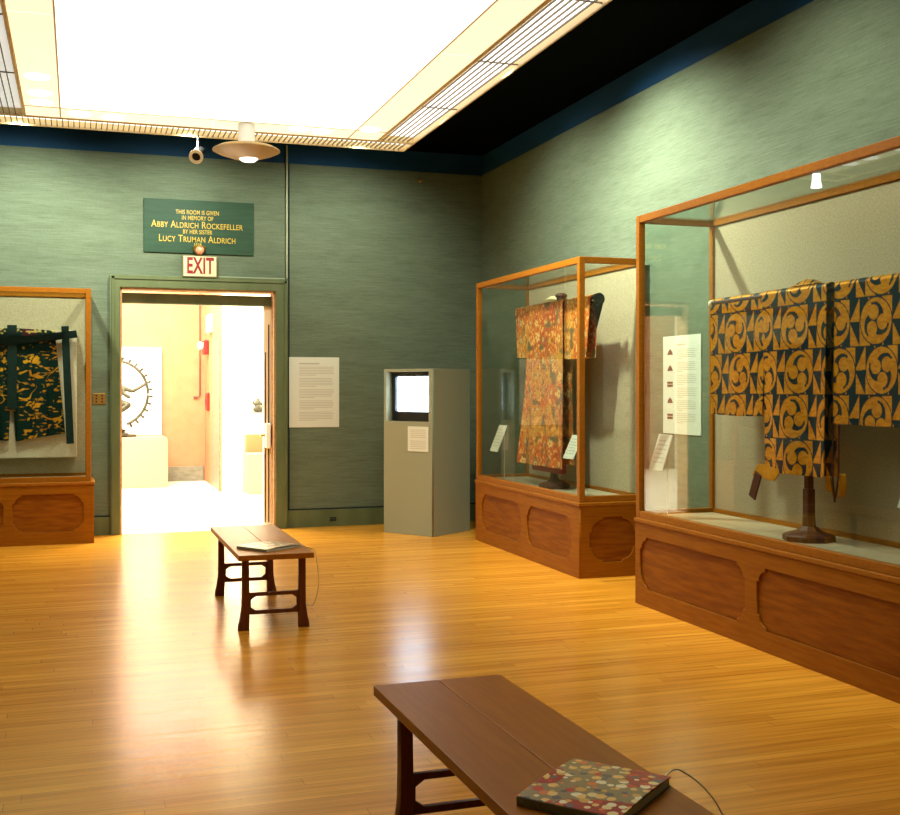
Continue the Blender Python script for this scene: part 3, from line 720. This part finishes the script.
# ------------------------------------------------------------------ television pedestal
pd = thing('video_pedestal', 'grey cloth covered pedestal with a television recess, standing in the corner', 'pedestal')
L_, H_, w_ = .645, 1.708, .03
# local: x along the screen face, y depth, z up; screen face at y = 0
MB().shape([rect(0, L_, 0, H_), rect(.03, L_-.045, 1.165, 1.68)], w_, plane_mat((0, w_/2, 0), (1, 0, 0), (0, 0, 1)), .002).build('front_panel', M['ped'], pd)
b = MB().box(0, w_, w_, L_, 0, H_, .002).box(L_-w_, L_, w_, L_, 0, H_, .002).box(w_, L_-w_, L_-w_, L_, 0, H_, .002).box(w_, L_-w_, w_, L_-w_, H_-w_, H_)
b.build('shell', M['ped'], pd)
MB().box(w_, L_-w_, w_, L_-w_, 1.14, 1.163).build('shelf', M['ped'], pd)
tv = thing('television', 'black television with a bright bluish screen inside the pedestal', 'television')
ou = rect(.045, .60, 1.172, 1.672)
MB().shape([ou, cusp(.085, .57, 1.265, 1.63, .02, .004)], .06, plane_mat((0, .11, 0), (1, 0, 0), (0, 0, 1)), .004).build('bezel', M['tvbody'], tv)
MB().box(.045, .60, .14, .5, 1.165, 1.672, .01).box(.12, .58, .1, .14, 1.163, 1.175).build('housing', M['tvbody'], tv)
n = 17
grid_mesh('screen', lambda U, V: (.082+.491*U, .128-.022*(1-(2*U-1)**2)*(1-(2*V-1)**2)-.01, 1.262+.371*V), lambda U, V, X, Y, Z: colr((255, 255, 255))*np.ones(U.shape+(1,)), n, n, M['screen'], tv, 0)
lb = thing('label_card', 'small pale text card on the pedestal front below the television', 'label')
MB().box(.33, .60, -.006, 0, .86, 1.115, .001).build('card', M['paper'], lb)
b = MB()
for k in range(11):
    if k != 5: b.box(.365, .57, -.007, -.006, 1.08-.019*k-.003, 1.08-.019*k+.003)
b.build('printed_text', M['paper_ink'], lb)
for r in (pd, tv, lb):
    r.location = (3.05, 11.366, 0); r.rotation_euler = (0, 0, math.atan2(-.54, .364))

# ------------------------------------------------------------------ benches
def make_bench(label):
    r = thing('bench', label, 'bench', 'long low wooden benches')
    W, Ln, H = .468, 1.54, .48
    MB().box(0, W/2-.0008, 0, Ln, H-.034, H, .003).box(W/2+.0008, W, 0, Ln, H-.034, H, .003).build('seat', M['bench'], r)
    for y in (.115, 1.35):
        for s in (0, 1):
            def X(x): return x if not s else W-x
            prof = [(.036, H-.034), (.076, H-.034), (.079, .2), (.080, .09), (.078, .035), (.078, 0), (.012, 0), (.014, .03), (.024, .07), (.034, .14), (.036, .25)]
            lp = [(X(a), c) for a, c in prof]
            MB().shape([lp if s else lp[::-1]], .05, plane_mat((0, y, 0), (1, 0, 0), (0, 0, 1)), .003).build('leg', M['bench_leg'], r)
        z0, z1 = .095, .23; x0, x1 = .07, W-.07; c = .03
        outer = rect(x0, x1, z0, z1)
        a, b_, d_, e = x0+.02, x1-.02, z0+.024, z1-.022
        hole = [(a, d_+c*.7), (a+c, d_), (b_-c, d_), (b_, d_+c*.7), (b_, e-c*.7), (b_-c, e), (a+c, e), (a, e-c*.7)]
        MB().shape([outer, hole], .024, plane_mat((0, y, 0), (1, 0, 0), (0, 0, 1)), .002).build('cross_brace', M['bench_leg'], r)
    return r
b1 = make_bench('farther wooden bench, in front of the doorway, with a pale catalogue')
b1.location = (.935, 6.9, 0)
b2 = copy_tree(b1); b2['label'] = 'nearest wooden bench, cut by the bottom edge, with a flowered catalogue'
b2.location = (.985, 2.20, 0); b2.rotation_euler = (0, 0, math.radians(.7))

def floral(pal, base, sc):
    def f(U, V, X, Y, Z):
        x, y = X*sc, Y*sc; i, j = np.floor(x), np.floor(y)
        c = colr(base)*np.ones(x.shape+(1,)); best = np.full(x.shape, 9.)
        n = vnoise(x*.2, y*.2, 40)[..., None]
        c = np.where(n > .62, colr((160, 138, 96)), c)
        for di in (-1, 0, 1):
            for dj in (-1, 0, 1):
                a, b_ = i+di, j+dj
                d = np.sqrt((x-a-hashn(a, b_, 1))**2+(y-b_-hashn(a, b_, 2))**2)
                k = np.floor(hashn(a, b_, 3)*len(pal)).astype(int)
                pc = np.array([colr(p) for p in pal])[k]
                m = (d < .14+.40*hashn(a, b_, 4)*(.8+.4*vnoise(x*3, y*3, 8))) & (d < best)
                c = np.where(m[..., None], pc, c); best = np.where(m, d, best)
        return c
    return f
def catalogue(label, w, h, t, loc, rz, cfn):
    r = thing('catalogue', label, 'book', 'catalogues lying on the benches')
    MB().box(.003, w-.003, .003, h-.003, .003, t-.003).build('pages', M['paper'], r)
    grid_mesh('cover', lambda U, V: (w*U, h*V, t+.006*np.sin(PI*np.clip(U, 0, 1))+0*V), cfn, 200, 200, M['cover'], r, .003)
    MB().box(0, w, 0, h, 0, .003, .001).box(-.002, .002, 0, h, 0, t).build('back_cover', M['ped'], r)
    r.location = loc; r.rotation_euler = (0, 0, rz); return r
pal = [(250, 226, 160), (240, 130, 50), (214, 76, 36), (250, 206, 120), (255, 240, 200), (110, 100, 100), (230, 180, 90)]
c2 = catalogue('catalogue with red and cream flowered cover on the nearest bench', .328, .272, .022, (1.02, 2.50, .4805), math.radians(38), floral(pal, (176, 56, 30), 36))
c2.location = (1.175, 2.36, .4805); c2.rotation_euler = (0, 0, math.radians(0))
c1 = catalogue('pale catalogue lying open-faced on the farther bench', .30, .27, .016, (0, 0, 0), 0, floral([(236, 226, 196), (220, 196, 150), (170, 110, 70), (240, 236, 214)], (214, 190, 146), 26))
# orient from two edge points
def place_cat(c, near, far_r, z):
    v = Vector(far_r)-Vector(near); c.location = (near[0], near[1], z); c.rotation_euler = (0, 0, math.atan2(v.y, v.x))
place_cat(c2, (1.195, 2.342), (1.447, 2.552), .4805)
place_cat(c1, (1.12, 6.99), (1.365, 7.16), .4805)
def cord(label, pts):
    ps = [Vector(p) for p in pts]; out = []
    for i in range(len(ps)-1):
        a = ps[max(i-1, 0)]; b_ = ps[i]; c = ps[i+1]; d = ps[min(i+2, len(ps)-1)]
        for k in range(6):
            t = k/6; out.append(.5*((2*b_)+(c-a)*t+(2*a-5*b_+4*c-d)*t*t+(3*b_-a-3*c+d)*t**3))
    out.append(ps[-1])
    tag(settle(MB().tube(out, .002, 6).build('tether_wire', M['wire'], None, True), pts[0]), label, 'wire', 'wires tethering the catalogues')
cord('thin wire looping off the right side of the nearest bench', [(1.44, 2.585, .485), (1.50, 2.60, .50), (1.55, 2.50, .44), (1.55, 2.38, .3), (1.50, 2.33, .2), (1.44, 2.34, .22)])
cord('thin wire dangling from the right corner of the farther bench', [(1.365, 7.155, .486), (1.40, 7.08, .486), (1.43, 7.02, .47), (1.445, 7.0, .36), (1.45, 7.0, .25), (1.42, 7.02, .13), (1.375, 7.04, .14)])

# ------------------------------------------------------------------ the bright gallery beyond the doorway
GY = 18.7
struct(MB().box(-3.2, 5.2, WB+.02, GY+.1, -.1, -.002).build('floor', M['gal_floor']))
struct(MB().box(-3.2, 5.2, GY, GY+.2, 0, 4.2).build('wall_far', M['peach']))
struct(MB().box(-3.4, -3.2, WB+.22, GY, 0, 4.2).build('wall_far_left', M['gal_white']))
struct(MB().box(5.2, 5.4, WB+.22, GY, 0, 4.2).build('wall_far_right', M['gal_white']))
struct(MB().box(-3.4, 5.4, WB+.22, GY+.2, 4.2, 4.3).build('ceiling', M['gal_white']))
struct(MB().box(2.0, 5.2, 16.5, GY, 0, 4.2).build('wall_far_pier', M['gal_white']))
struct(MB().box(1.985, 2.0, 16.5, GY, 0, 4.2).build('wall_far_return', M['peach']))
struct(MB().box(1.32, 1.96, GY-.03, GY, 0, .24, .004).build('baseboard_far', M['marble']))
struct(MB().box(1.965, 1.985, 16.62, 17.5, 0, 2.25, .004).build('trim_12', M['marble']))
tag(settle(MB().box(-.1, 1.31, 17.55, 18.55, 0, .74, .01).box(-.08, 1.29, 17.57, 18.53, .74, .76).build('sculpture_plinth', M['gal_plinth']), (.6, 18, 0)), 'low cream plinth under the bronze dancer beyond the doorway', 'plinth')
tag(settle(MB().box(-.1, 1.29, GY-.06, GY, .76, 2.17, .006).build('backdrop_panel', M['white']), (.6, GY, .76)), 'white panel on the peach wall behind the bronze dancer', 'panel')
nt_ = thing('bronze_sculpture', 'dark bronze dancing figure in a ring of flames on the cream plinth', 'sculpture')
cx, cy, cz, R = .56, 18.0, 1.43, .48
b = MB()
pts = [(cx+R*math.cos(a), cy, cz+R*1.05*math.sin(a)) for a in np.linspace(-PI/2+.35, 1.5*PI-.35, 60)]
b.tube(pts, .022)
for a in np.linspace(-PI/2+.45, 1.5*PI-.45, 27):
    p = Vector((cx+R*math.cos(a), cy, cz+R*1.05*math.sin(a))); d = Vector((math.cos(a), 0, math.sin(a)))
    b.cyl(p, p+d*.05, .02, .014, 8).cyl(p+d*.05, p+d*.1, .016, .002, 8).ball(p+d*.05, .022)
b.build('flame_ring', M['bronze'], nt_, True)
MB().lathe([(.16, 0), (.2, .02), (.2, .05), (.13, .08), (.16, .11), (.1, .13)], (cx+.0, cy, .76), 24).box(cx-.28, cx+.3, cy-.1, cy+.1, .76, .80, .01).build('lotus_base', M['bronze'], nt_, True)
def skin_body(name, nodes, edges, mat, parent, fat=1.):
    me = bpy.data.meshes.new(name); me.from_pydata([n_[:3] for n_ in nodes], edges, []); me.materials.append(mat)
    o = bpy.data.objects.new(name, me); COL.objects.link(o); o.parent = parent
    md = o.modifiers.new('skin', 'SKIN')
    for v, n_ in zip(me.skin_vertices[0].data, nodes): v.radius = (n_[3]*fat, n_[3]*fat)
    me.skin_vertices[0].data[0].use_root = True
    sd = o.modifiers.new('sub', 'SUBSURF'); sd.levels = 1; sd.render_levels = 2
    bpy.context.view_layer.update()
    m2 = bpy.data.meshes.new_from_object(o.evaluated_get(bpy.context.evaluated_depsgraph_get())); o.modifiers.clear(); o.data = m2
    for p in m2.polygons: p.use_smooth = True
    return o
n_ = [(cx, cy, 1.28, .07), (cx, cy, 1.38, .05), (cx, cy, 1.5, .075), (cx, cy, 1.57, .03), (cx, cy, 1.65, .05), (cx, cy, 1.73, .03),
      (cx+.1, cy, 1.53, .032), (cx+.24, cy-.02, 1.46, .024), (cx+.40, cy, 1.55, .02), (cx+.47, cy, 1.6, .018),
      (cx-.1, cy, 1.53, .032), (cx-.24, cy-.02, 1.46, .024), (cx-.42, cy, 1.58, .02),
      (cx+.12, cy-.06, 1.42, .024), (cx+.22, cy-.08, 1.36, .02), (cx-.1, cy-.07, 1.42, .026), (cx+.1, cy-.12, 1.40, .02),
      (cx-.07, cy, 1.2, .055), (cx-.12, cy-.05, 1.05, .045), (cx-.02, cy, .92, .025), (cx-.02, cy-.07, .895, .022),
      (cx+.08, cy-.03, 1.25, .055), (cx+.2, cy-.1, 1.26, .045), (cx+.02, cy-.13, 1.14, .028), (cx-.06, cy-.15, 1.13, .022)]
ed = [(0, 1), (1, 2), (2, 3), (3, 4), (4, 5), (2, 6), (6, 7), (7, 8), (8, 9), (2, 10), (10, 11), (11, 12), (6, 13), (13, 14), (10, 15), (15, 16), (0, 17), (17, 18), (18, 19), (19, 20), (0, 21), (21, 22), (22, 23), (23, 24)]
skin_body('figure', n_, ed, M['bronze'], nt_, 1.35)
settle(nt_, (cx, cy, .76))
# things on the pier
fa = thing('fire_alarm', 'red wedge shaped fire alarm on the pale pier beyond the doorway', 'fire alarm')
MB().box(1.90, 1.984, 18.1, 18.36, 2.05, 2.28, .02).build('housing', M['alarm'], fa); MB().lathe([(.05, 0), (.07, .06), (.02, .08)], (1.9, 18.23, 2.19), mat=Matrix.Rotation(-PI/2, 4, 'Y')).build('horn', M['white'], fa, True)
settle(fa, (2.0, 18.23, 2.05))
tag(settle(MB().box(1.94, 1.984, 18.0, 18.25, 1.16, 1.44, .012).box(1.93, 1.945, 18.05, 18.2, 1.24, 1.34, .004).build('pull_station', M['alarm']), (2.0, 18.12, 1.16)), 'small red pull box below the fire alarm', 'alarm box')
tag(settle(MB().box(1.92, 1.984, 17.6, 17.95, 2.38, 2.66, .01).box(1.915, 1.925, 17.64, 17.91, 2.41, 2.63).build('sign_box', M['white']), (2.0, 17.8, 2.38)), 'small white box high on the pier above the fire alarm', 'box')
tag(settle(MB().tube([(1.9, GY-.02, 4.15), (1.9, GY-.02, 1.38), (1.84, GY-.02, 1.36)], .012).box(1.80, 1.86, GY-.03, GY, 1.34, 1.38).build('conduit', M['photo_ink']), (1.9, GY, 1.34)), 'thin brown conduit running down the peach wall', 'conduit')
tag(settle(MB().box(2.30, 3.4, 16.0, 16.5, 0, .58, .01).build('gallery_ledge', M['gal_plinth']), (2.8, 16.25, 0)), 'low cream block against the white wall beyond the doorway', 'plinth')
tag(settle(MB().box(2.32, 3.38, 16.3, 16.5, .58, .84, .008).build('shelf_block', M['peach_dark']), (2.8, 16.4, .58)), 'peach painted block on the low cream block', 'block')
tag(settle(MB().box(2.42, 2.70, 16.32, 16.5, 1.12, 1.15, .004).build('wall_shelf', M['white']), (2.55, 16.5, 1.12)), 'slim white shelf under the small sculpture beyond the doorway', 'shelf')
sc = thing('small_sculpture', 'small grey seated figure on the white wall beyond the doorway', 'sculpture')
q = (2.50, 16.41, 1.15)
MB().box(q[0]-.08, q[0]+.08, q[1]-.05, q[1]+.05, 1.15, 1.17, .004).build('base', M['bronze'], sc)
skin_body('figure', [(q[0], q[1], 1.22, .04), (q[0], q[1], 1.29, .04), (q[0], q[1], 1.335, .018), (q[0], q[1], 1.375, .026), (q[0]+.06, q[1], 1.28, .014), (q[0]+.075, q[1]-.02, 1.22, .012), (q[0]-.06, q[1], 1.28, .014), (q[0]-.07, q[1]-.02, 1.33, .012), (q[0]+.07, q[1]-.03, 1.19, .022), (q[0]-.07, q[1]-.03, 1.19, .022)],
          [(0, 1), (1, 2), (2, 3), (1, 4), (4, 5), (1, 6), (6, 7), (0, 8), (0, 9)], M['bronze'], sc, 1.25)
settle(sc, q)

# ------------------------------------------------------------------ light
def area(name, loc, rot, sx_, sy_, power, col=(1, .93, .8)):
    l = bpy.data.lights.new(name, 'AREA'); l.shape = 'RECTANGLE'; l.size = sx_; l.size_y = sy_; l.energy = power; l.color = col
    o = bpy.data.objects.new(name, l); COL.objects.link(o); o.location = loc; o.rotation_euler = rot; return o
def spot(name, loc, tgt, power, ang, blend=.8, col=(.97, 1, .87), r=.06):
    l = bpy.data.lights.new(name, 'SPOT'); l.energy = power; l.spot_size = math.radians(ang); l.spot_blend = blend; l.color = col; l.shadow_soft_size = r
    o = bpy.data.objects.new(name, l); COL.objects.link(o); o.location = loc
    o.rotation_euler = (Vector(tgt)-Vector(loc)).to_track_quat('-Z', 'Y').to_euler(); return o
ZS = ZL-.05
SP = 2.9
for x, p in ((-.5, 62), (1.0, 42), (2.65, 26)):
    spot('wall_washer', (x, 10.62, ZS), (x-.05, WB, 2.35), p*SP, 122, .9)
for y, p in ((9.5, 30), (7.9, 120), (5.7, 30), (3.4, 10)):
    spot('wall_washer', (2.92, y, ZS), (WR, y, 2.2), p*SP, 122, .9)
area('gallery_light', (1.5, 15.6, 4.1), (0, 0, 0), 6, 5, 1150, (1, .93, .8))
area('gallery_light', (1.5, 12.9, 4.1), (0, 0, 0), 4, 1, 120, (1, .93, .8))

w = bpy.data.worlds.new('world'); scn.world = w; w.use_nodes = True
w.node_tree.nodes['Background'].inputs[0].default_value = (.02, .02, .018, 1); w.node_tree.nodes['Background'].inputs[1].default_value = .3

# ------------------------------------------------------------------ camera
cd = bpy.data.cameras.new('camera'); cam = bpy.data.objects.new('camera', cd); COL.objects.link(cam)
cd.sensor_width = 36; cd.sensor_fit = 'HORIZONTAL'; cd.lens = 36*1120/900; cd.shift_y = -(407.5-389)/900; cd.clip_start = .05
cam.location = (0, 0, 1.5); cam.rotation_euler = (PI/2, 0, -math.radians(18.4))
scn.camera = cam
vs = scn.view_settings; scn.display_settings.display_device = 'sRGB'
vs.view_transform = 'Standard'; vs.look = 'None'; vs.gamma = 1; vs.use_curve_mapping = False; vs.exposure = .75
